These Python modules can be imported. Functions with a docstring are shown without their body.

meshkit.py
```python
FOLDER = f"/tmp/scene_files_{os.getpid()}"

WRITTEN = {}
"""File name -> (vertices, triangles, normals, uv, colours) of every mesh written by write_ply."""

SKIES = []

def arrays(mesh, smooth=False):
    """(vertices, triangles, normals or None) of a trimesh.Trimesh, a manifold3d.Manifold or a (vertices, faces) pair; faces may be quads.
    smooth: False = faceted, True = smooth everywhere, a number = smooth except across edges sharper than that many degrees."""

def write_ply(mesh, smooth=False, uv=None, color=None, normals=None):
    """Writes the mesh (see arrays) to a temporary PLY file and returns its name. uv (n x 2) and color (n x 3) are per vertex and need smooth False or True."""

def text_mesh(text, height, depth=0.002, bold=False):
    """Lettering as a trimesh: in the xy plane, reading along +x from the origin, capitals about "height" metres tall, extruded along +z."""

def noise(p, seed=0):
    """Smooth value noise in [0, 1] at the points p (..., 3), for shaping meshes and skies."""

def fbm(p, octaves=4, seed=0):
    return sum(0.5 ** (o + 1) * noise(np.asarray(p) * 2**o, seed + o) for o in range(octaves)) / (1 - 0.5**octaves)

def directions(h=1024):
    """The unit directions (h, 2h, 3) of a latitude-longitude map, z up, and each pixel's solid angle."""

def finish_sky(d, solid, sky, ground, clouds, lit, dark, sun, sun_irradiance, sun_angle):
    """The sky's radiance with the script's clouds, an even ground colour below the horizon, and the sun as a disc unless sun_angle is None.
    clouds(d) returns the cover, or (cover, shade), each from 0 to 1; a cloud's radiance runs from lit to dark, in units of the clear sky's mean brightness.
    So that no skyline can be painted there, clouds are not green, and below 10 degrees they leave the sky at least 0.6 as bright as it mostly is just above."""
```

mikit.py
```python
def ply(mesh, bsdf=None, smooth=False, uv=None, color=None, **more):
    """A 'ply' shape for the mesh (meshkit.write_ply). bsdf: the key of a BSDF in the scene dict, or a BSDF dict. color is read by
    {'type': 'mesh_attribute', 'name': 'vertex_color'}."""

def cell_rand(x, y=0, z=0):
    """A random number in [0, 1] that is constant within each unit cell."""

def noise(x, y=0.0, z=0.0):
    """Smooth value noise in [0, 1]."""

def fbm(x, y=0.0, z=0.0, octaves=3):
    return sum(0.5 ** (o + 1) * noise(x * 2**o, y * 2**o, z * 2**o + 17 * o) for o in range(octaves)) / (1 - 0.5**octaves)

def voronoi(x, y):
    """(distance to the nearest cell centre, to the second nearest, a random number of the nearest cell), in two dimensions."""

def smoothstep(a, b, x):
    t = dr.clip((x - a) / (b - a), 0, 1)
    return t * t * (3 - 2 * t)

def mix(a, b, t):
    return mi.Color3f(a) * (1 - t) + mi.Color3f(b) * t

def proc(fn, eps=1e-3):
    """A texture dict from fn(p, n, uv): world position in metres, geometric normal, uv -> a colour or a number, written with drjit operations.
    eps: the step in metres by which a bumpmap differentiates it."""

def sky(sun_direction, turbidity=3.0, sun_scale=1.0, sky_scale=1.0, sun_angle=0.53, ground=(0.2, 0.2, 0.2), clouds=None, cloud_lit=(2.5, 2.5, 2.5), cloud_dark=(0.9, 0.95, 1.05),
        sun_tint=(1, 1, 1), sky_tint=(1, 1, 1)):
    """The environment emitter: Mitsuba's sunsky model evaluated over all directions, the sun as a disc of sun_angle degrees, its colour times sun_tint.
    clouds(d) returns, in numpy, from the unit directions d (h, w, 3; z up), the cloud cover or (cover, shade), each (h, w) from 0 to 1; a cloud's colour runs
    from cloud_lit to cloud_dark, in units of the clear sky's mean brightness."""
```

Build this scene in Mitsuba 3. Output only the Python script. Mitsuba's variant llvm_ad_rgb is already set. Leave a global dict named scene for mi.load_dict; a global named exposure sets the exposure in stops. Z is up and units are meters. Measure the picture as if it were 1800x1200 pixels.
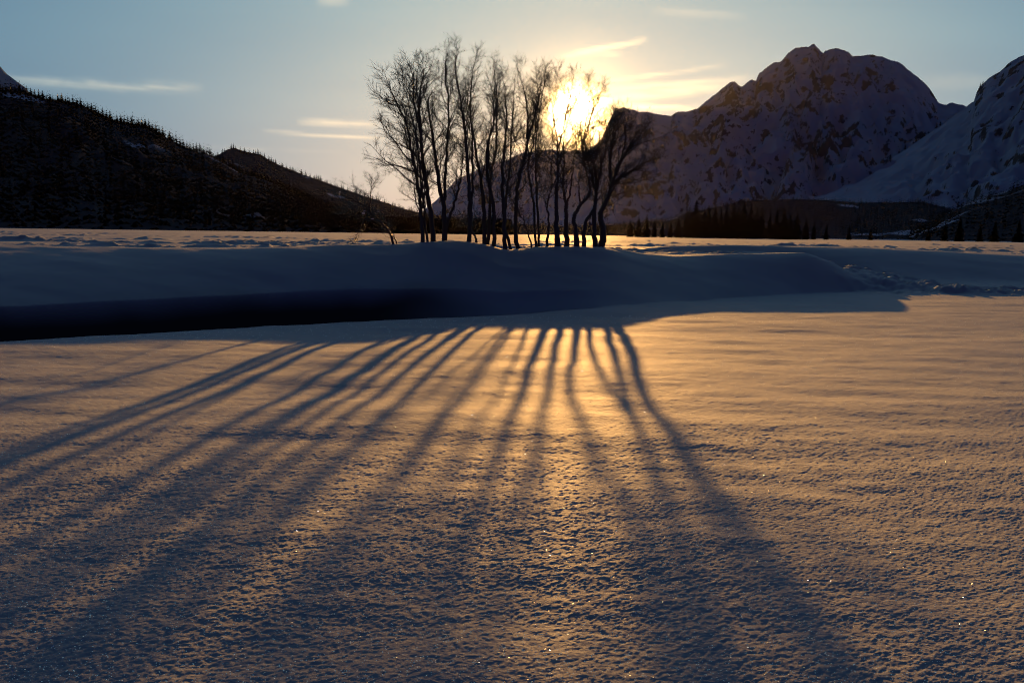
import math
import random
import numpy as np
import drjit as dr
import trimesh
import mitsuba as mi
import mikit
import meshkit
from mikit import ply, proc, mix, smoothstep
from scipy.interpolate import PchipInterpolator

# ------------------------------------------------------------------ camera, sun and sky, exposure
PW, PH, F = 1800.0, 1200.0, 1400.0            # frame and focal length of the photograph, in its pixels
EYE = np.array([0.0, 0.0, 1.6])
PITCH, ROLL = math.atan((600 - 411) / F), math.radians(0.80)
FWD = np.array([0, math.cos(PITCH), -math.sin(PITCH)])
UP0 = np.array([0, math.sin(PITCH), math.cos(PITCH)])
RIGHT = np.array([math.cos(ROLL), 0, 0]) + math.sin(ROLL) * UP0
UP = math.cos(ROLL) * UP0 - np.array([math.sin(ROLL), 0, 0])


def ray(px, py):
    """Unit direction seen at a place of the photograph (only used to survey the site)."""
    v = FWD + (px - PW / 2) / F * RIGHT - (py - PH / 2) / F * UP
    return v / np.linalg.norm(v)


def at(px, py, depth):
    v = ray(px, py)
    return EYE + v * (depth / v[1])


T = mi.ScalarTransform4f
scene, labels = {"type": "scene"}, {}
scene["camera"] = {
    "type": "perspective", "fov": math.degrees(2 * math.atan(PW / 2 / F)), "fov_axis": "x", "near_clip": 0.05, "far_clip": 40000.0,
    "to_world": T().look_at(origin=EYE.tolist(), target=(EYE + FWD).tolist(), up=UP.tolist()),
}
SUN = ray(1015, 205)
# clouds: (px, py, half length, half thickness, strength, slope); each is a thin cirrus streak in that direction of the sky
STREAKS = [(170, 148, 190, 9, 0.55, 0.05), (200, 160, 24, 2.2, 0.8, 0.10), (595, 217, 75, 6, 0.5, 0.03), (570, 238, 110, 3, 0.55, 0.07),
           (585, 2, 30, 9, 0.4, -0.02), (1060, 86, 80, 5, 0.7, -0.20), (1040, 96, 55, 3, 0.6, 0.0), (1160, 165, 160, 8, 0.6, -0.10),
           (1140, 188, 150, 4.5, 1.0, 0.01), (1180, 150, 150, 6, 0.5, -0.08), (1150, 132, 130, 4, 0.35, -0.14), (930, 258, 70, 5, 0.9, 0.0), (880, 240, 120, 7, 0.3, -0.03),
           (1690, 145, 90, 14, 0.14, -0.02), (1230, 25, 90, 7, 0.18, 0.05), (450, 262, 160, 3, 0.12, 0.03)]
WARM = 21.0                                    # peak radiance of the cloud glow that imitates lens bloom
CLEAR = 0.0184                                 # mean radiance of the clear sky below, in which clouds are measured


def clouds(d):
    """Cirrus wisps over an added layer brightening the sky round sun and horizon."""
    v = np.stack([d @ RIGHT, -(d @ UP), d @ FWD], -1)
    front = v[..., 2] > 0.2
    q = np.where(front, v[..., 2], 1)
    x, y = PW / 2 + F * v[..., 0] / q, PH / 2 + F * v[..., 1] / q          # gnomonic chart of the southern sky
    ang = np.degrees(np.arccos(np.clip(d @ SUN, -1, 1)))
    low = np.degrees(np.arcsin(np.clip(d[..., 2], 0, 1)))
    wisp = meshkit.fbm(np.stack([x / 70, (y - 0.05 * x) / 9, 0 * x], -1), 5, 3)
    streak = np.zeros(ang.shape)
    for px, py, a, b, s, k in STREAKS:
        u, w = (x - px) / a, (y - py - k * (x - px)) / b
        w = w + 1.6 * (wisp - 0.5) + np.where(w < 0, 0.0, -0.2)
        c = s * np.clip(1 - u * u, 0, 1) ** 0.7 * np.exp(-w * w * 1.6) * np.clip(-0.1 + 2.2 * wisp, 0, 1.1)
        streak = np.maximum(streak, np.where(front, c, 0))
    added_veil = 0.97 * np.exp(-((ang / 54.5) ** 2)) * (0.94 + 0.12 * meshkit.fbm(np.stack([x / 420, y / 60, 0 * x + 5], -1), 3, 8))
    added_veil = added_veil * (1 - 0.6 * np.exp(-low / 4.5))
    cover = 1 - (1 - streak) * (1 - np.clip(added_veil, 0, 0.97))
    warm = 0.034 * np.exp(-((ang / 22.5) ** 2)) * np.exp(-low / 9.2)
    warm = warm * (1 + 1.0 * streak) + streak * (0.006 + 0.022 * np.exp(-((ang / 7.0) ** 2)))
    lens_bloom = np.exp(-((ang / 1.75) ** 4)) + 0.035 * np.exp(-((ang / 3.0) ** 2)) + 0.003 * np.exp(-((ang / 6.5) ** 2))  # bloom round the sun, put into the cloud brightness
    return cover, 1 - np.clip(warm + lens_bloom, 0, 1)


scene["sky_light"] = mikit.sky(SUN, turbidity=2.0, sun_scale=2.6, sky_scale=1.0, sun_angle=0.55, ground=(0.25, 0.25, 0.27), clouds=clouds,
                               cloud_lit=(WARM / CLEAR, 0.55 * WARM / CLEAR, 0.17 * WARM / CLEAR), cloud_dark=(0.076 / CLEAR, 0.160 / CLEAR, 0.190 / CLEAR),
                               sun_tint=(1.10, 0.95, 0.88), sky_tint=(0.253, 0.23, 0.84))
exposure = 1.3

# ------------------------------------------------------------------ helpers
rng = np.random.default_rng(7)


def tag(key, label, category=None, group=None, kind=None):
    labels[key] = {"label": label}
    for k, v in (("category", category), ("group", group), ("kind", kind)):
        if v:
            labels[key][k] = v


def numbered(name):
    k, n = name, 0
    while any(s == k or s.startswith(k + "__") for s in scene):
        n += 1
        k = f"{name}_{n:03d}"
    return k


def fbm2(x, y, octaves=3, seed=0):
    return meshkit.fbm(np.stack([x, y, np.zeros_like(x)], -1), octaves, seed) - 0.5


def sstep(a, b, x):
    t = np.clip((x - a) / (b - a), 0, 1)
    return t * t * (3 - 2 * t)


def grid_faces(r, c):
    i = (np.arange(r - 1)[:, None] * c + np.arange(c - 1)[None]).ravel()
    return np.vstack([np.stack([i, i + 1, i + c + 1], 1), np.stack([i, i + c + 1, i + c], 1)])


def curve(*pts):
    p = np.array(sorted(pts), float)
    f = PchipInterpolator(p[:, 0], p[:, 1])
    return lambda x: f(np.clip(x, p[0, 0], p[-1, 0]))


class Tubes:
    """Collects tapering tubes along polylines into one mesh."""

    def __init__(self):
        self.v, self.f, self.n = [], [], 0

    def add(self, pts, rad, sides=5):
        pts, rad = np.asarray(pts, float), np.asarray(rad, float)
        m = len(pts)
        tan = np.gradient(pts, axis=0)
        tan /= np.linalg.norm(tan, axis=1, keepdims=True) + 1e-9
        ref = np.array([0.31, 0.92, 0.23])
        a = np.cross(tan, ref)
        a /= np.linalg.norm(a, axis=1, keepdims=True) + 1e-9
        b = np.cross(tan, a)
        th = np.arange(sides) * 2 * np.pi / sides
        ring = pts[:, None] + rad[:, None, None] * (np.cos(th)[None, :, None] * a[:, None] + np.sin(th)[None, :, None] * b[:, None])
        self.v.append(ring.reshape(-1, 3))
        i = np.arange(m - 1)[:, None] * sides + np.arange(sides)[None]
        j = np.arange(m - 1)[:, None] * sides + (np.arange(sides)[None] + 1) % sides
        f = np.concatenate([np.stack([i, j, j + sides], -1).reshape(-1, 3), np.stack([i, j + sides, i + sides], -1).reshape(-1, 3)])
        self.f.append(f + self.n)
        self.n += m * sides

    def mesh(self):
        return np.vstack(self.v), np.vstack(self.f)


# ------------------------------------------------------------------ materials
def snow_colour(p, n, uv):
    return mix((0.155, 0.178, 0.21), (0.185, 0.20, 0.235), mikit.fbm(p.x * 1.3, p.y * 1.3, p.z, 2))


def snow_relief(p, n, uv):
    return mikit.fbm(p.x * 64, p.y * 80, p.z * 64, 2)


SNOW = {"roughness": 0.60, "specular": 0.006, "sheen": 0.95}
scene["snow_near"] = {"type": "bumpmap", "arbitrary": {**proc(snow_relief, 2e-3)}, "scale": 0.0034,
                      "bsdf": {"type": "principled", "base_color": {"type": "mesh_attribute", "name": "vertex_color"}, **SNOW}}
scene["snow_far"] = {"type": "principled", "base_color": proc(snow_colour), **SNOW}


def rock_on_snow(scale, lo, hi, tree_line):
    def fn(p, n, uv):
        a = mikit.fbm(p.x * scale, p.y * scale, p.z * scale * 0.7, 4)
        steep = smoothstep(0.80, 0.45, n.z)
        b = mikit.fbm(p.x * scale * 0.12, p.y * scale * 0.12, p.z * scale * 0.16 + 9, 2)
        bare = smoothstep(lo, hi, a * 0.60 + b * 0.40 + 0.20 * steep)
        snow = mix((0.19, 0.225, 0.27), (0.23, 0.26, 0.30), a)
        return mix(snow, (0.05, 0.047, 0.047), bare)
    return fn


scene["mountain_snow"] = {"type": "principled", "base_color": proc(rock_on_snow(0.034, 0.69, 0.74, 0)), "roughness": 0.9, "specular": 0.0}

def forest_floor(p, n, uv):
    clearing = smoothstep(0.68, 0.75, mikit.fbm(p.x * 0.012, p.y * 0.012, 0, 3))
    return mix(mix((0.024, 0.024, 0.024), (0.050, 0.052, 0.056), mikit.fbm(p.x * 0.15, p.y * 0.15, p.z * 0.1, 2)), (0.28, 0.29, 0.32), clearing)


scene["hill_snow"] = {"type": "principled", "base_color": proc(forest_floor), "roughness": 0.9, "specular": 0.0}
scene["bark"] = {"type": "principled", "base_color": {"type": "rgb", "value": [0.030, 0.024, 0.020]}, "roughness": 0.40, "specular": 0.22}
scene["needles"] = {"type": "principled", "base_color": {"type": "rgb", "value": [0.032, 0.032, 0.029]}, "roughness": 0.9, "specular": 0.0}
scene["needles_frosted"] = {"type": "principled", "base_color": {"type": "rgb", "value": [0.060, 0.055, 0.050]}, "roughness": 0.7, "specular": 0.2}
scene["clump_snow"] = {"type": "principled", "base_color": {"type": "rgb", "value": [0.75, 0.76, 0.78]}, "roughness": 0.5, "specular": 0.4}

# ------------------------------------------------------------------ snow field, bank, ditch, plateau (one height function)
LIP = curve((-30, 5.5), (-14, 7.0), (-10, 8.8), (-6.5, 11.5), (-5.7, 12.1), (-4.9, 12.8), (-3.8, 13.7), (-1.6, 15.0), (1.2, 17.0), (6.2, 21.0), (11.6, 24.3), (16, 25.2), (40, 27))
CREST = curve((-60, 12), (-20, 15.6), (-11.25, 17.3), (-5.9, 18.9), (-3, 20.6), (-0.77, 21.4), (2.46, 22.8), (9, 25.0), (12.6, 26.2), (20, 27.5), (40, 30))
TOP = curve((-60, 1.2), (-14, 1.25), (-11.25, 1.2), (-8.5, 1.17), (-5.9, 1.20), (-4.3, 1.26), (-3, 1.32), (-1.5, 1.42), (-0.77, 1.32), (-0.15, 1.17), (0.95, 1.25), (2.46, 1.25), (3.9, 1.06),
            (5.1, 0.99), (7.0, 1.10), (9.0, 1.12), (9.8, 0.93), (10.9, 0.50), (11.9, 0.2), (12.8, 0.0), (20, 0.0))
CREST2 = curve((0, 30), (4, 31), (9, 32), (13, 32.5), (20, 33.5), (40, 38))
TOP2 = curve((-2, 0.9), (3, 1.0), (6, 1.18), (9, 1.25), (13, 1.25), (17, 1.16), (22, 1.02), (40, 1.0))
DITCH = curve((-30, 1.25), (-5, 1.15), (-3, 0.9), (-1.2, 0.55), (0.6, 0.30), (2.6, 0.0), (5, 0.0))
DITCH_W = curve((-30, 3.0), (-6, 2.8), (-3, 2.2), (0.6, 1.4), (3, 0.4), (10, 0.3))
PATH = np.array([(22, 23.4, 0.0), (16, 24.2, 0.0), (13.6, 25.4, 0.16), (12.0, 26.6, 0.50), (10.2, 27.6, 0.86), (7, 28.8, 1.0), (3, 31, 1.02), (-2, 35, 0.97), (-14, 40, 0.97)])


def path_near(x, y):
    best, z = np.full(x.shape, 99.0), np.zeros(x.shape)
    for a, b in zip(PATH[:-1], PATH[1:]):
        d = b[:2] - a[:2]
        t = np.clip(((x - a[0]) * d[0] + (y - a[1]) * d[1]) / (d @ d), 0, 1)
        dist = np.hypot(x - a[0] - t * d[0], y - a[1] - t * d[1])
        z = np.where(dist < best, a[2] + t * (b[2] - a[2]), z)
        best = np.minimum(best, dist)
    return best, z


def terrain(x, y, fine=None):
    """Height of the snow at (x, y); fine: the mesh spacing there, which limits the finest relief."""
    lip, crest, top, dep = LIP(x), CREST(x), TOP(x), DITCH(x)
    foot = lip + DITCH_W(x)
    t = np.clip((y - foot) / (crest - foot), 0, 1)
    face = 1 - (1 - t) ** 1.8
    face = face * (0.6 + 0.4 * t)
    s = sstep(13.6, 9.5, x)
    plat = 1.0 * s + 0.05 * fbm2(x * 0.12, y * 0.2, 3, 4)
    z = np.where(y < crest, top * face, top + (plat - top) * sstep(0, 3.2, y - crest))
    z = z + 0.10 * fbm2(x * 0.45, y * 0.45, 3, 21) * sstep(0.0, 0.4, t) * sstep(1.0, 0.8, t)
    z -= 0.19 * sstep(3.6, 0.2, lip - y) * sstep(-1.0, -4.5, x) * (y < lip + 0.5)
    d = np.clip((y - lip) / (foot + 0.9 - lip), 0, 1)
    # second bank, beyond the trodden path
    c2 = CREST2(x)
    w2 = 2.6 + 2.6 * sstep(9.5, 14, x)
    t2 = np.clip((y - c2 + w2) / w2, 0, 1)
    z2 = TOP2(x) * (t2 * t2 * (3 - 2 * t2)) * sstep(2, 6, x)
    z2 = np.where(y > c2, z2 + (1.0 - TOP2(x)) * sstep(2, 6, x) * sstep(0, 6, y - c2), z2)
    z = np.maximum(z, z2) + 0.04 * np.exp(-((z - z2) / 0.12) ** 2) * (x > 4) * (y > crest)
    z -= dep * np.sin(np.pi * d ** 0.75) ** 0.7
    pd, pz = path_near(x, y)
    on = sstep(1.9, 0.9, pd)
    z = z + (pz - z) * on * 0.85
    # wind drifts on the lake, long in x
    far = sstep(30, 120, y)
    z += (0.085 * fbm2(x * 0.30 + 3, y * 0.75, 3, 11)) * (1 - 0.6 * sstep(40, 400, y)) * sstep(-3, 5, y + 2)
    z += 0.020 * fbm2(x * 0.9, y * 2.1 + 4, 2, 12)
    # ski tracks and trodden rows on the plateau
    wob = 2.2 * fbm2(x * 0.07, y * 0.07, 2, 31)
    rows = np.zeros_like(x)
    for y0, k, amp in ((23.5, 0.12, 0.09), (27.5, -0.05, 0.10), (34, 0.05, 0.12), (44, 0.02, 0.13), (60, -0.03, 0.14), (85, 0.02, 0.15)):
        dd = (y - y0 - k * (x + 6) - wob * y0 / 26) / (0.30 * y0 / 20)
        rows = np.maximum(rows, amp * np.exp(-dd * dd))
    rows *= sstep(crest + 1.5, crest + 4, y) * (0.1 + 1.4 * np.clip(fbm2(x * 0.33, y * 0.5, 2, 33) + 0.45, 0, 1)) * sstep(130, 80, y)
    churn = np.clip(on + np.clip(rows * 9, 0, 1) + 0.8 * sstep(1.5, 0.4, np.abs(y - lip - 0.1)) * sstep(9, 11.5, x), 0, 1)
    lump = np.maximum(fbm2(x * 2.2, y * 2.2, 4, 41), -0.12)
    z += rows * 0.7 + churn * (0.40 * lump + 0.10 * fbm2(x * 7, y * 7, 2, 42)) + 0.012 * on
    if fine is not None:
        keep = np.clip(2.0 - fine / 0.019, 0, 1)
        crust = 0.75 + 0.5 * np.clip(0.5 + 1.6 * fbm2(x * 0.55, y * 0.8, 2, 54), 0, 1)       # smooth glazed patches and rougher ones
        z += 0.0072 * keep * crust * (fbm2(x * 62, y * 84, 2, 51) + 0.25 * fbm2(x * 110, y * 120, 1, 55))
        z += 0.0036 * crust * np.clip(2.0 - fine / 0.03, 0, 1) * fbm2(x * 17, y * 22, 2, 52)
        z += 0.008 * np.clip(2.0 - fine / 0.06, 0, 1) * fbm2(x * 5, y * 7, 2, 53)
    return z


def half_width(y):
    return 0.74 * y + 1.7


def fan(y0, y1, ratio, cols):
    rows = [y0]
    while rows[-1] < y1:
        y = rows[-1]
        rows.append(y * (1 + (ratio if y < 34 else min(ratio + (y - 34) * 0.00025, 0.03))))
    rows = np.array(rows)
    half = half_width(rows)
    x, y = half[:, None] * np.linspace(-1, 1, cols)[None], np.repeat(rows[:, None], cols, 1)
    z = terrain(x, y, np.maximum(half * 2 / cols, ratio * rows)[:, None] + 0 * x)
    return x, y, z


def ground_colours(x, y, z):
    """Snow, with shade painted near black into the ditch wall under the bank."""
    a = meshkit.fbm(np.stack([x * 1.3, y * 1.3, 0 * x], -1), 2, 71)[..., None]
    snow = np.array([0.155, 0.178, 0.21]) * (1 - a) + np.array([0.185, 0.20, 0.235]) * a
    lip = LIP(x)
    ditch_shade = sstep(0.3, 0.9, y - lip) * sstep(0.50, -0.10, z + 0.5 * fbm2(x * 0.5, y * 0.5, 3, 77)) * sstep(0.5, -3.0, x) * (y < CREST(x))
    return (snow * (1 - ditch_shade[..., None]) + np.array([0.020, 0.018, 0.018]) * ditch_shade[..., None]).reshape(-1, 3)


near, far_ = fan(0.9, 11.0, 0.0036, 800), fan(10.9, 3200, 0.0039, 430)
far_[2][:2] -= 0.015


def flank(side):
    """The field beside the detailed part, coarser."""
    rows = np.geomspace(0.5, 40, 420)
    w = np.concatenate([[-0.08], np.geomspace(0.02, 16, 150)])
    x = side * (half_width(rows)[:, None] + w[None])
    y = np.repeat(rows[:, None], len(w), 1)
    z = terrain(x, y, np.full(x.shape, 0.022) + 0.002 * y)
    z[:, :1] -= 0.006
    return (x, y, z) if side > 0 else (x[:, ::-1], y, z[:, ::-1])


pieces, GV, GF, at_ = [near, far_, flank(1), flank(-1)], [], [], 0
for m_ in pieces:
    GV.append(np.stack(m_, -1).reshape(-1, 3))
    GF.append(grid_faces(*m_[0].shape) + at_)
    at_ += m_[0].size
GV, GF = np.vstack(GV), np.vstack(GF)
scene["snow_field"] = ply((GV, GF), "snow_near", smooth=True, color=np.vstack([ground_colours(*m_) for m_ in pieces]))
tag("snow_field", "wind crusted snow field with a low snow bank, trodden path and snowy plain reaching the hills", "snow field", kind="structure")

# coarse sheet around and behind the camera, under the detailed field
cx = np.concatenate([-np.geomspace(4000, 1, 60), [0], np.geomspace(1, 4000, 60)])
CX, CY = np.meshgrid(cx, cx + 0.0)
CZ = np.where(CY > 30, 0.7, 0.0) + 0 * CX - 0.45 + 0.1 * fbm2(CX * 0.1, CY * 0.1, 2, 5)
CZ = np.where((CY > 5) & (CY < 30), -1.9, CZ)
CZ = np.where(CY <= 0.8, CZ + 0.40, CZ)
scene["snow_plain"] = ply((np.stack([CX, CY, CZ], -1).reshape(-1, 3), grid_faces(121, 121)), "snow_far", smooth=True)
tag("snow_plain", "flat snow covered valley floor around the field", "snow", kind="structure")


# ------------------------------------------------------------------ mountains and hills
def ridge_fn(pts, dist):
    """Ridge height by azimuth from surveyed skyline points seen at a ground distance."""
    out = []
    for px, py in pts:
        v = ray(px, py)
        out.append((math.atan2(v[0], v[1]), EYE[2] + dist * v[2] / math.hypot(v[0], v[1])))
    p = np.array(sorted(out))
    return lambda az: np.interp(az, p[:, 0], p[:, 1])


def slope_mesh(pts, ridge_d, foot_d, na, nr, base, rough, seed, crag=1.0, power=1.25, back=1.5, az_wob=0.0):
    """A hill: its skyline at ridge_d, its foot at foot_d, falling away behind."""
    H = ridge_fn(pts, ridge_d)
    az0, az1 = (math.atan2(*ray(p[0], 400)[:2]) for p in (min(pts), max(pts)))
    az = np.linspace(az0, az1, na)
    t = np.concatenate([np.linspace(0, 1, nr), np.linspace(1, 2, nr // 4 + 1)[1:]])
    A, TT = np.meshgrid(az, t)
    R = np.where(TT <= 1, foot_d + (ridge_d - foot_d) * TT, ridge_d + (TT - 1) * ridge_d * (back - 1))
    X, Y = R * np.sin(A), R * np.cos(A)
    h = H(A)
    prof = np.where(TT <= 1, np.clip(TT, 0, 1) ** power, np.clip(2 - TT, 0, 1) ** 0.9)
    q = 1.0 / (ridge_d * 0.055)
    P3 = np.stack([X * q, Y * q, 0 * X], -1)
    ridged = 1 - np.abs(2 * meshkit.fbm(P3, 5, seed) - 1) * 1.6
    fine = meshkit.fbm(P3 * 5, 4, seed + 9) - 0.5
    arc = A * ridge_d
    ribs = 1 - np.abs(2 * meshkit.fbm(np.stack([arc * q * 2.2 + 0.8 * ridged, R * q * 0.35, 0 * X], -1), 4, seed + 5) - 1) * 1.7
    fade = np.clip(4 * TT * (1 - TT), 0, 1) ** 0.7 * (TT <= 1)
    Z = base + (h - base) * prof + (h - base) * fade * rough * (ridged - 0.75 + 0.55 * ribs - 0.3) + crag * (h - base) * 0.045 * fine * np.clip(TT * 3, 0, 1)
    return X, Y, Z, np.stack([X, Y, Z], -1).reshape(-1, 3), grid_faces(len(t), na), H


MARGNA = [(640, 395), (700, 380), (740, 374), (767, 352), (787, 333), (800, 318), (820, 308), (833, 303), (853, 288), (890, 282), (920, 268), (950, 262), (1000, 266), (1035, 264), (1056, 248), (1070, 214),
          (1080, 195), (1094, 189), (1120, 195), (1150, 200), (1180, 205), (1188, 198), (1205, 196), (1225, 190), (1245, 175), (1265, 160), (1280, 145), (1290, 142), (1303, 152), (1310, 148), (1322, 140),
          (1330, 143), (1333, 130), (1350, 118), (1372, 108), (1385, 94), (1410, 82), (1430, 79), (1440, 90), (1447, 95), (1450, 88), (1470, 81), (1485, 86), (1498, 100), (1510, 98), (1520, 95),
          (1545, 97), (1565, 104), (1590, 118), (1620, 140), (1635, 158), (1645, 175), (1650, 184), (1665, 185), (1672, 181), (1690, 184), (1700, 188), (1740, 195), (1800, 190), (1900, 200), (2100, 240)]
*_, v_, f_, _h = slope_mesh(MARGNA, 4600, 2500, 520, 200, 1.0, 0.16, 3)
scene["mountain"] = ply((v_, f_), "mountain_snow", smooth=True)
tag("mountain", "high snowy mountain in shade with twin rounded summits right of the sun", "mountain", kind="structure")
SHOULDER = [(1290, 372), (1330, 358), (1400, 335), (1450, 322), (1520, 300), (1560, 282), (1600, 257), (1645, 226), (1680, 203), (1700, 189), (1712, 180), (1718, 160), (1735, 142), (1760, 125), (1780, 110),
            (1800, 97), (1850, 70), (1950, 40), (2100, 60), (2300, 20), (2700, 80)]
*_, v_, f_, _h = slope_mesh(SHOULDER, 3300, 1900, 330, 150, 1.0, 0.13, 14)
scene["mountain_001"] = ply((v_, f_), "mountain_snow", smooth=True)
tag("mountain_001", "steep snowy mountain shoulder cut by the right edge of the photo", "mountain", kind="structure")
FARLEFT = [(-900, 60), (-500, 0), (-200, 30), (-60, 70), (0, 118), (10, 130), (25, 140), (45, 154), (80, 200), (160, 300)]
*_, v_, f_, _h = slope_mesh(FARLEFT, 3600, 3000, 160, 80, 1.0, 0.12, 25)
scene["mountain_002"] = ply((v_, f_), "mountain_snow", smooth=True)
tag("mountain_002", "tip of a far snowy mountain behind the forested hill at the left edge", "mountain", kind="structure")

NEARHILL = [(-900, 40), (-400, 90), (-150, 140), (0, 158), (40, 163), (70, 172), (100, 175), (140, 183), (170, 198), (200, 211), (240, 219), (270, 228), (300, 246), (330, 260), (360, 270), (385, 280),
            (420, 300), (460, 312), (500, 330), (540, 348), (580, 366), (620, 380), (660, 390), (720, 397), (800, 401), (900, 403)]
FARHILL = [(250, 300), (330, 285), (380, 274), (398, 264), (412, 261), (430, 266), (460, 273), (480, 285), (500, 294), (530, 306), (560, 316), (590, 328), (620, 337), (650, 348), (680, 357), (700, 364), (730, 372),
           (760, 377), (800, 384), (860, 390), (940, 396), (1040, 400), (1120, 402)]
RIGHTHILL = [(1040, 398), (1100, 394), (1170, 386), (1230, 370), (1290, 357), (1340, 352), (1400, 350), (1450, 352), (1510, 356), (1560, 356), (1620, 355), (1660, 364), (1690, 374), (1740, 380), (1800, 384), (1900, 390)]
SIDEHILL = [(1600, 412), (1640, 392), (1672, 372), (1700, 358), (1740, 344), (1770, 336), (1800, 325), (1900, 290), (2100, 240), (2500, 150)]
HILLS = {}
for key, pts, rd, fd, na, nr, rough, seed, text in (
        ("hill", NEARHILL, 1000, 420, 260, 110, 0.10, 31, "dark forested hill falling from the left edge towards the plain"),
        ("hill_001", FARHILL, 1700, 1100, 240, 80, 0.08, 42, "farther forested ridge with snowy gaps behind the left hill"),
        ("hill_002", RIGHTHILL, 1800, 1200, 260, 70, 0.06, 53, "low rounded hill under dense dark forest at the foot of the mountain"),
        ("hill_003", SIDEHILL, 1300, 800, 200, 80, 0.10, 64, "dark wooded slope with snowy clearings at the lower right")):
    X_, Y_, Z_, v_, f_, h_ = slope_mesh(pts, rd, fd, na, nr, 1.0, rough, seed, 0.6, 1.15)
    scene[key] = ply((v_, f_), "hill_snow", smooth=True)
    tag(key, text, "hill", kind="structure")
    HILLS[key] = (X_, Y_, Z_)


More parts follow.
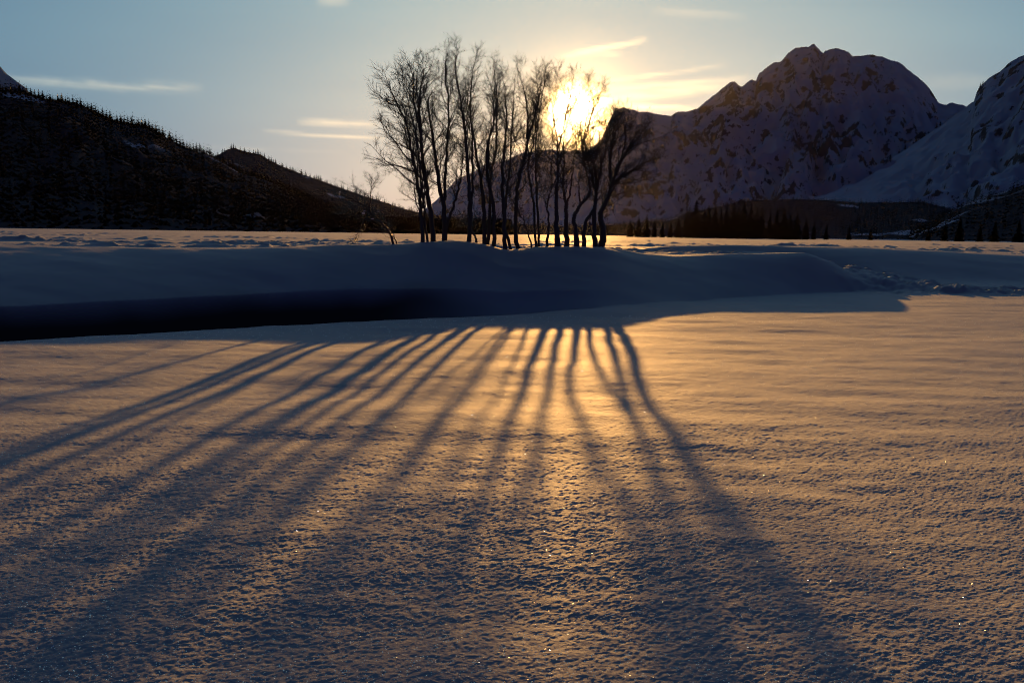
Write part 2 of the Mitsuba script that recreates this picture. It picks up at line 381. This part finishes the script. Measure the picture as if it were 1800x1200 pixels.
# ------------------------------------------------------------------ conifers
def conifer(h, seed, whorls, blades, width=0.22):
    r = np.random.default_rng(seed)
    V, Fc, n = [], [], 0
    for w in range(whorls):
        t = 0.08 + 0.90 * w / (whorls - 1)
        rad = h * width * (1 - t) ** 0.8 * r.uniform(0.75, 1.2) + 0.012 * h
        a0 = r.uniform(0, 6.28)
        for b in range(blades):
            a = a0 + b * 2 * np.pi / blades + r.uniform(-0.35, 0.35)
            rr = rad * r.uniform(0.65, 1.15)
            z = h * t + r.uniform(-0.02, 0.02) * h
            out = np.array([math.cos(a), math.sin(a), 0])
            side = np.array([-math.sin(a), math.cos(a), 0]) * rr * 0.42
            tip = out * rr + [0, 0, z - rr * 0.42]
            top = np.array([0, 0, z + 0.05 * h * (1 - 0.5 * t)])
            mid = out * rr * 0.55 + [0, 0, z - rr * 0.12]
            V += [top, mid + side - [0, 0, rr * 0.25], tip, mid - side - [0, 0, rr * 0.25]]
            Fc += [[n, n + 1, n + 2], [n, n + 2, n + 3]]
            n += 4
    V += [np.array([0, 0, h * 1.03]), np.array([0.018 * h, 0, h * .93]), np.array([-0.01 * h, 0.015 * h, h * .93]), np.array([-0.01 * h, -0.015 * h, h * .93])]
    Fc += [[n, n + 1, n + 2], [n, n + 2, n + 3], [n, n + 3, n + 1]]
    return np.array(V), np.array(Fc)


def stem_mesh(h, r):
    t = Tubes()
    t.add([[0, 0, -0.4], [0, 0, h * 0.5], [0, 0, h * 0.97]], [r, r * 0.6, r * 0.1], 5)
    return t.mesh()


CROWNS = [ply(conifer(1.0, s, 9, 6), "needles") for s in range(4)]
CROWNS_DETAILED = [ply(conifer(1.0, 20 + s, 15, 9, 0.19 + 0.02 * (s % 3)), "needles") for s in range(5)]
STEM = ply(stem_mesh(1.0, 0.02), "bark")


ORDINALS = "first second third fourth fifth sixth seventh eighth ninth tenth eleventh twelfth thirteenth fourteenth fifteenth sixteenth seventeenth eighteenth nineteenth".split()


def ordinal(n):
    if n <= 19:
        return ORDINALS[n - 1]
    tens = {2: "twenty", 3: "thirty", 4: "forty", 5: "fifty"}[n // 10]
    return f"{tens}-{ORDINALS[n % 10 - 1]}" if n % 10 else tens[:-1] + "ieth"


def conifer_thing(p, h, crowns, label, group, w=1.0):
    k = numbered("conifer")
    m = T().translate([float(c) for c in p]).rotate([0, 0, 1], float(rng.uniform(0, 360))).scale([float(h * w), float(h * w), float(h)])
    scene[k + "__trunk"] = {**STEM, "to_world": m}
    scene[k + "__crown"] = {**crowns[int(rng.integers(len(crowns)))], "to_world": m}
    tag(k, label, "conifer", group)


def forest(key, hill, count, hmin, hmax, seed, label, t0=0.0, gap=0.38, bsdf="needles", gap_scale=0.011):
    X, Y, Z = HILLS[hill]
    r = np.random.default_rng(seed)
    nr, na = X.shape
    i = r.uniform(t0, 1, count) ** 0.9 * (nr * 0.8 + 4)
    crest = r.random(count) < 0.16                      # closed stand along the skyline
    i = np.where(crest, nr * 0.8 - 1 + r.uniform(-4.0, 0.6, count), i)
    j = r.uniform(0, na - 1.01, count)
    i0, j0 = np.minimum(i.astype(int), nr - 2), j.astype(int)
    fi, fj = i - i0, j - j0
    lerp = lambda M: (M[i0, j0] * (1 - fi) + M[i0 + 1, j0] * fi) * (1 - fj) + (M[i0, j0 + 1] * (1 - fi) + M[i0 + 1, j0 + 1] * fi) * fj  # noqa: E731
    P = np.stack([lerp(X), lerp(Y), lerp(Z)], 1)
    open_ = meshkit.fbm(np.stack([P[:, 0] * gap_scale, P[:, 1] * gap_scale, 0 * P[:, 0]], -1), 3, seed) < gap
    P, low_ = P[~open_ | crest], crest[~open_ | crest]
    base = [conifer(1.0, 60 + k, 4, 4, 0.21) for k in range(5)]
    V, Fc, n = [], [], 0
    for p, small in zip(P, low_):
        v, f = base[int(r.integers(5))]
        h = r.uniform(hmin, hmax) * (0.62 if small else 1.0)
        a = r.uniform(0, 6.28)
        c, s = math.cos(a) * h, math.sin(a) * h
        V.append(np.stack([v[:, 0] * c - v[:, 1] * s + p[0], v[:, 0] * s + v[:, 1] * c + p[1], v[:, 2] * h + p[2] - 0.5], 1))
        Fc.append(f + n)
        n += len(v)
    scene[key] = ply((np.vstack(V), np.vstack(Fc)), bsdf)
    tag(key, label, "forest", kind="stuff")


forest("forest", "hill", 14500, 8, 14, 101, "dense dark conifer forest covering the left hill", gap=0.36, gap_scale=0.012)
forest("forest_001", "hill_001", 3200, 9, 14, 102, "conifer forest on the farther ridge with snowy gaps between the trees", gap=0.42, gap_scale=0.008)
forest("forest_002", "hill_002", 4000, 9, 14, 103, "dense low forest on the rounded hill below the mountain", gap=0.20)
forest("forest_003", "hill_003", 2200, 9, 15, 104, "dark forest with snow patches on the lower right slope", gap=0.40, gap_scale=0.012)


def ground_on(hill, px, back):
    """Place on a hill straight below its skyline at an azimuth, some rows nearer."""
    X, Y, Z = HILLS[hill]
    v = ray(px, 400)
    az = math.atan2(v[0], v[1])
    nr = int(X.shape[0] / 1.25)
    j = int(np.argmin(np.abs(np.arctan2(X[0], Y[0]) - az)))
    i = max(0, nr - 1 - back)
    return np.array([X[i, j], Y[i, j], Z[i, j]])


r2 = np.random.default_rng(5)
for px in np.arange(2, 560, 4.2):
    conifer_thing(ground_on("hill", px + r2.uniform(-3, 3), int(r2.integers(0, 5))), r2.uniform(5.5, 10.5), CROWNS,
                  "small dark conifer on the skyline of the near left hill", "conifers along the near hill skyline", r2.uniform(1.3, 2.0))
for px in np.arange(392, 730, 5.5):
    conifer_thing(ground_on("hill_001", px + r2.uniform(-3, 3), int(r2.integers(0, 3))), r2.uniform(6.5, 11.5), CROWNS,
                  "tiny conifer on the skyline of the farther left ridge", "conifers along the far ridge skyline", r2.uniform(1.3, 2.0))
for nth, px in enumerate((1555, 1563, 1578, 1588, 1602, 1606, 1640, 1646, 1710, 1714), 1):
    v = ray(px, 300)
    az = math.atan2(v[0], v[1])
    z = ridge_fn(SHOULDER, 3300)(az)
    conifer_thing((3290 * math.sin(az), 3290 * math.cos(az), z - 1), r2.uniform(14, 24), CROWNS,
                  f"tiny lone conifer on the snowy mountain crest at right, {ordinal(nth)} from the left", "conifers on the mountain crest", 1.4)
VALLEY = [(1108, 388, 330), (1122, 380, 320), (1136, 376, 310), (1150, 386, 330), (1164, 390, 320), (1178, 388, 330), (1192, 380, 300), (1206, 366, 300), (1214, 372, 310), (1222, 352, 290), (1236, 368, 300),
          (1244, 362, 305), (1256, 360, 310), (1266, 366, 300), (1276, 358, 290), (1288, 356, 285), (1296, 362, 300), (1306, 352, 280), (1318, 356, 290), (1328, 364, 300), (1338, 366, 310), (1352, 372, 310),
          (1364, 366, 300), (1376, 364, 290), (1388, 376, 310), (1400, 372, 300), (1416, 382, 330), (1430, 386, 340), (1452, 392, 350), (1492, 394, 360), (1530, 398, 360), (1632, 396, 360), (1660, 388, 370),
          (1686, 380, 370), (1722, 392, 360), (1748, 388, 350), (1790, 384, 360)]
for nth, (px, py, d) in enumerate(VALLEY, 1):
    top, foot = at(px, py, d), at(px, 417, d)
    foot[2] = 0.9
    conifer_thing(foot, top[2] - 0.9, CROWNS_DETAILED, f"dark conifer in the row beyond the plain at right, {ordinal(nth)} from the left", "conifers of the valley tree row", r2.uniform(1.1, 1.7))

# ------------------------------------------------------------------ the clump of bare trees
CROWN_TWIGS = True
tr = np.random.default_rng(11)


def unit(v):
    return v / (np.linalg.norm(v) + 1e-9)


def wander(p, d, length, n, bend, up, r):
    """A polyline that starts at p in direction d, wanders, and turns upwards."""
    pts = [np.array(p, float)]
    step = length / n
    for _ in range(n):
        d = unit(d + r.normal(0, bend, 3) + np.array([0, 0, up]))
        pts.append(pts[-1] + d * step)
    return np.array(pts)


def frame_dirs(axis, ang, az):
    a = unit(np.cross(axis, [0.13, 0.97, 0.2]))
    b = np.cross(axis, a)
    return unit(axis * math.cos(ang) + (a * math.cos(az) + b * math.sin(az)) * math.sin(ang))


def smooth_line(pts, n):
    pts = np.asarray(pts, float)
    s = np.concatenate([[0], np.cumsum(np.linalg.norm(np.diff(pts, axis=0), axis=1))])
    f = PchipInterpolator(s, pts)
    return f(np.linspace(0, s[-1], n)), s[-1]


def bare_tree(name, label, stems, depth, r0, seed, reach=1.0, low=0.30, density=1.0, outward=0.0, category="tree", taper=0.85, fork=0.58):
    """stems: surveyed lines of the trunk and its forks, foot first. Branches and twigs grow from them."""
    r = np.random.default_rng(seed)
    key = numbered(name)
    twigs = Tubes()
    branches = []
    trunk = Tubes()
    ground = None
    for si, line in enumerate(stems):
        lean = r.uniform(-0.5, 0.7)
        pts = []
        for k, (px, py) in enumerate(line):
            t = k / max(len(line) - 1, 1)
            own = np.sin(t * 3.1 + si) * 0.10
            dd = depth + (0 if si == 0 else 0.05 * si) + lean * t * (1 if si == 0 else 1.3) + own * t
            pts.append(at(px, py, dd))
        if si == 0 or line[0][1] > 415:
            pts[0][2] = terrain(np.array([pts[0][0]]), np.array([pts[0][1]]))[0] - 0.12
        pl, length = smooth_line(pts, max(8, int(len(pts) * 4)))
        pl[1:-1] += r.normal(0, 0.012, (len(pl) - 2, 3))
        m = len(pl)
        s = np.linspace(0, 1, m)
        rb = r0 * (0.95 if si == 0 else fork)
        rad = 0.006 + (rb - 0.006) * (1 - s) ** taper
        if si == 0:
            rad[0] *= 1.25
        trunk.add(pl, rad, 8)
        nb = int(length * 7.2 * density)
        for b in range(nb):
            t = low + (1 - low) * ((b + r.uniform(0, 1)) / nb)
            i = min(int(t * (m - 1)), m - 2)
            p = pl[i] + (pl[i + 1] - pl[i]) * (t * (m - 1) - i)
            ax = unit(pl[i + 1] - pl[i])
            d = frame_dirs(ax, r.uniform(0.45, 1.0), r.uniform(0, 6.28))
            d = unit(d + np.array([outward, 0, 0.05]))
            L = reach * (1.20 * (1 - t) ** 0.7 + 0.32) * r.uniform(0.5, 1.2) * (1 - 0.45 * max(0.0, t - 0.7) / 0.3) * (0.6 if t < low + 0.14 else 1.0)
            br = wander(p, d, L, 8, 0.16, 0.07, r)
            rr = min(rad[i] * 0.55, 0.007 + 0.011 * L)
            brad = np.linspace(rr, 0.0036, len(br))
            branches.append((L * rr, br, brad))
        branches.append((0.001, wander(pl[-1], unit(pl[-1] - pl[-2]), 0.2, 4, 0.15, 0.05, r), np.linspace(0.006, 0.004, 5)))
    scene[key + "__trunk"] = ply(trunk.mesh(), "bark", smooth=True)
    branches.sort(key=lambda b: -b[0])
    shown = 0
    for score, br, brad in branches:
        L = np.linalg.norm(np.diff(br, axis=0), axis=1).sum()
        if score > 0.010 and shown < 14:
            tb = Tubes()
            tb.add(br, brad, 5)
            scene[numbered(key + "__branch")] = ply(tb.mesh(), "bark", smooth=True)
            shown += 1
        else:
            twigs.add(br, brad, 4)
        n2 = max(3, int(L * 11))
        for c in range(n2):
            t = 0.12 + 0.88 * (c + r.uniform(0, 1)) / n2
            i = min(int(t * (len(br) - 1)), len(br) - 2)
            ax = unit(br[i + 1] - br[i])
            l2 = (0.24 + 0.42 * L * (1 - t)) * r.uniform(0.5, 1.25)
            tw = wander(br[i] + (br[i + 1] - br[i]) * (t * (len(br) - 1) - i), frame_dirs(ax, r.uniform(0.45, 0.95), r.uniform(0, 6.28)), l2, 4, 0.18, 0.06, r)
            twigs.add(tw, np.linspace(min(brad[i] * 0.8, 0.0050), 0.0026, 5), 3)
            for _ in range(int(r.integers(4, 8))):
                k = int(r.integers(1, 4))
                ax2 = unit(tw[k + 1] - tw[k])
                tl = wander(tw[k], frame_dirs(ax2, r.uniform(0.4, 0.9), r.uniform(0, 6.28)), r.uniform(0.08, 0.24), 1, 0.2, 0.05, r)
                twigs.add(tl, [0.0028, 0.0020], 3)
    scene[key + "__twigs"] = ply(twigs.mesh(), "bark")
    labels[key + "__twigs"] = {"label": "fine bare twigs", "kind": "stuff"}
    tag(key, label, category, "bare trees of the clump on the snow bank" if category == "tree" else None)
    return key


TREES = [
    ("leftmost tall bare tree of the clump, its low branches reaching far left", [[(744, 425), (740, 367), (733, 317), (723, 263), (713, 217), (703, 193), (693, 173), (678, 135)], [(752, 425), (746, 375), (741, 330), (738, 290), (731, 240), (722, 200), (712, 160), (706, 125)]], 20.9, 0.062, 1.35, 0.30, -0.35),
    ("thick straight bare tree, second from the left, leaning left", [[(764, 424), (760, 400), (752, 340), (743, 283), (740, 233), (733, 207), (727, 170), (727, 112)], [(740, 233), (737, 180), (742, 140), (748, 118)]], 21.2, 0.082, 1.05, 0.42, -0.1),
    ("third bare tree from the left, forking low into two stems and a thin side stem", [[(782, 423), (780, 367), (772, 327), (767, 283), (762, 243), (755, 200), (746, 165), (742, 140)], [(781, 375), (782, 333), (785, 267), (789, 217), (788, 167), (782, 140), (787, 92)], [(783, 405), (788, 388), (797, 360), (808, 323), (813, 285), (814, 262)]], 21.5, 0.085, 0.95, 0.42, 0.0),
    ("tallest bare tree, standing on two feet of which one is crooked", [[(824, 426), (827, 367), (822, 303), (820, 263), (815, 217), (808, 167), (800, 117), (802, 86)], [(827, 372), (830, 337), (831, 283), (830, 233), (827, 193), (830, 133), (837, 100)], [(838, 428), (836, 418), (829, 405), (827, 395)]], 21.5, 0.070, 0.95, 0.45, 0.0),
    ("bare tree with a wavy trunk just right of the tallest one", [[(852, 430), (850, 367), (845, 310), (838, 277), (832, 233), (824, 190), (818, 150)]], 21.9, 0.072, 0.75, 0.40, -0.1),
    ("slim bare tree with a bowed trunk near the middle of the clump, top leaning right", [[(857, 431), (862, 343), (863, 303), (872, 263), (873, 210), (872, 160), (868, 112)], [(863, 303), (858, 250), (866, 223), (874, 180), (880, 140)]], 22.4, 0.058, 0.8, 0.42, 0.0),
    ("bare tree whose upper trunk swings left then right, beside the slim bowed one", [[(868, 434), (867, 367), (856, 300), (857, 255), (866, 223), (868, 180), (858, 140)]], 21.8, 0.066, 0.75, 0.40, 0.0),
    ("bare tree with a gently kinked trunk and pointed crown in the middle of the clump", [[(888, 435), (885, 367), (883, 310), (888, 250), (890, 200), (888, 165), (883, 130)]], 21.9, 0.070, 0.8, 0.40, 0.0),
    ("crooked footed bare tree with a thin trunk just left of the rightward leaning one", [[(899, 434), (893, 420), (887, 400), (889, 360), (893, 320), (897, 280), (899, 235), (902, 190), (905, 150)]], 22.3, 0.052, 0.8, 0.38, 0.05),
    ("bare tree leaning to the right with a broad dark trunk, middle of the clump", [[(912, 434), (906, 383), (908, 340), (918, 290), (927, 250), (928, 210), (922, 163), (910, 122)], [(927, 250), (938, 210), (948, 170), (952, 140)]], 22.3, 0.070, 0.85, 0.42, 0.0),
    ("thin low bare sapling curving left in front of the middle trunks", [[(936, 430), (930, 415), (923, 393), (910, 370), (897, 345), (890, 322)]], 22.0, 0.028, 0.5, 0.35, 0.0),
    ("thin bare tree with a slightly bowed stem left of the paired thin stems", [[(942, 435), (938, 367), (933, 327), (928, 297), (935, 260), (942, 220), (946, 180), (944, 140)]], 22.7, 0.042, 0.8, 0.42, 0.0),
    ("very straight thin bare tree left of the sun", [[(948, 435), (945, 367), (942, 300), (942, 250), (950, 190), (955, 150), (958, 125)]], 22.9, 0.042, 0.85, 0.42, 0.0),
    ("thin forked bare tree just left of the thick trunk under the sun", [[(960, 436), (965, 400), (962, 360), (970, 327), (968, 290), (960, 267), (952, 230), (946, 195)], [(968, 300), (972, 260), (972, 210), (975, 165), (980, 130)]], 22.6, 0.046, 0.8, 0.42, 0.0),
    ("thick dark bare trunk right below the sun, left one of a close pair", [[(981, 437), (978, 367), (980, 300), (979, 250), (974, 210), (968, 180), (965, 140)], [(979, 262), (988, 240), (994, 210), (1002, 170), (1008, 135)]], 22.4, 0.098, 0.9, 0.45, 0.0),
    ("thick forked bare tree right below the sun, right one of a close pair", [[(996, 437), (995, 367), (990, 317), (992, 290), (990, 250), (996, 210), (1000, 165)], [(995, 367), (1005, 317), (1008, 283), (1013, 257), (1022, 210), (1034, 160), (1036, 145)]], 22.8, 0.092, 0.85, 0.45, 0.0),
    ("crooked bare tree below the sun with a thick limb crossing up to the right", [[(1013, 439), (1012, 403), (1008, 390), (1020, 360), (1037, 340), (1032, 305), (1027, 283), (1022, 240), (1020, 200)], [(1020, 362), (1018, 325), (1023, 290), (1030, 262)]], 22.6, 0.095, 0.75, 0.45, 0.1),
    ("bare tree with a bent trunk that sweeps right then back left, right of the sun", [[(1027, 439), (1027, 400), (1037, 377), (1048, 358), (1042, 310), (1031, 280), (1025, 255), (1030, 215), (1044, 170)]], 22.9, 0.072, 0.8, 0.45, 0.15),
    ("upright bare tree second from the right, its top bending left", [[(1047, 437), (1045, 367), (1048, 333), (1046, 297), (1036, 275), (1028, 260), (1034, 220), (1050, 175), (1060, 152)], [(1048, 335), (1058, 290), (1068, 245), (1078, 200)]], 23.0, 0.085, 1.0, 0.42, 0.25),
    ("rightmost bare tree, bushy crown of glistening twigs spreading to the right", [[(1055, 436), (1061, 405), (1055, 380), (1067, 350), (1075, 327), (1083, 303), (1093, 275), (1100, 240), (1098, 200)], [(1075, 327), (1093, 310), (1113, 298), (1132, 287), (1147, 278)], [(1083, 303), (1100, 270), (1120, 245), (1135, 225)], [(1075, 327), (1072, 290), (1076, 250), (1082, 205)]], 23.2, 0.118, 1.05, 0.40, 0.3),
]
for n_, (text, stems, depth, r0, reach, low, outw) in enumerate(TREES):
    bare_tree("bare_tree", text, stems, depth, r0, 300 + n_, reach, low - 0.14, outward=outw, taper=0.85 if n_ < 13 else (1.9 if n_ < 18 else 1.3), density=1.0 if n_ < 17 else 1.35, fork=0.32 if 13 <= n_ < 18 else 0.58)
bare_tree("bare_shrub", "low bare shrub leaning far left over the snow, left of the tree clump",
          [[(693, 432), (676, 397), (663, 387), (643, 363), (617, 350), (597, 338)], [(650, 369), (651, 350), (653, 330)], [(701, 431), (690, 412), (678, 400)], [(668, 390), (650, 386), (632, 382), (610, 376)]],
          20.6, 0.036, 401, 0.62, 0.30, 1.3, -0.1, "shrub")

# flat frost crystals lying on the crust, each at its own tilt, that flash where they face the sun
gr_ = np.random.default_rng(77)
n_c = 80000
cy = 2.0 * (16 / 2.0) ** gr_.random(n_c)
cxx = gr_.uniform(-0.78, 0.78, n_c) * (cy + 0.5)
near_z = terrain(cxx, cy, np.full(n_c, 0.009))
keep_ = cy < LIP(cxx) - 0.2
P0 = np.stack([cxx, cy, near_z + 0.006], 1)[keep_]
tilt = gr_.normal(0, 0.33, (len(P0), 2))
e1 = np.stack([np.ones(len(P0)), np.zeros(len(P0)), tilt[:, 0]], 1)
e2 = np.stack([np.zeros(len(P0)), np.ones(len(P0)), tilt[:, 1]], 1)
sz = (gr_.uniform(0.0012, 0.0026, len(P0)) * (0.6 + 0.12 * P0[:, 1]))[:, None]
V4 = np.stack([P0 + sz * e1, P0 + sz * e2, P0 - sz * e1, P0 - sz * e2], 1).reshape(-1, 3)
k4 = np.arange(len(P0)) * 4
scene["frost"] = {"type": "twosided", "bsdf": {"type": "principled", "base_color": {"type": "rgb", "value": [0.85, 0.86, 0.88]}, "metallic": 1.0, "roughness": 0.12}}
scene["frost_crystals"] = ply((V4, np.vstack([np.stack([k4, k4 + 1, k4 + 2], 1), np.stack([k4, k4 + 2, k4 + 3], 1)])), "frost")
tag("frost_crystals", "scattered glittering frost crystals on the crust of the snow field", "frost", kind="stuff")

# lumps of frozen snow caught on a few low branches
def snow_clump(key, px, py, depth, size, seed):
    m = trimesh.creation.icosphere(subdivisions=2, radius=1.0)
    m.vertices *= 0.75 + 0.5 * meshkit.noise(m.vertices * 1.7, seed)[:, None]
    m.vertices = m.vertices * np.array([size * 1.5, size, size * 0.8]) + at(px, py, depth)
    scene[numbered(key + "__snow_clump")] = ply(m, "clump_snow", smooth=True)


for n_, (px, py, sz) in enumerate(((639, 375, 0.03), (641, 371, 0.022), (655, 385, 0.022), (665, 372, 0.016), (597, 338, 0.018))):
    snow_clump("bare_shrub", px, py, 20.7, sz, n_)
for n_, (px, py, sz) in enumerate(((838, 347, 0.025), (842, 370, 0.022), (790, 361, 0.018))):
    snow_clump("bare_tree_004", px, py, 21.8, sz, 9 + n_)

# ------------------------------------------------------------------ hazy air, added mainly to imitate lens glow near the sun
scene["air"] = {"type": "homogeneous", "albedo": {"type": "rgb", "value": [0.2, 0.2, 0.2]}, "sigma_t": 6.5e-6, "phase": {"type": "hg", "g": 0.8}}
scene["camera"]["medium"] = {"type": "ref", "id": "air"}
scene["glow_haze"] = {"type": "cube", "to_world": T().translate([0, 1200, 640]).scale([6000, 5300, 646]), "bsdf": {"type": "null"}, "interior": {"type": "ref", "id": "air"}}
tag("glow_haze", "thin hazy air filling the valley, added mainly for the glow around the sun", "glow_haze", kind="stuff")
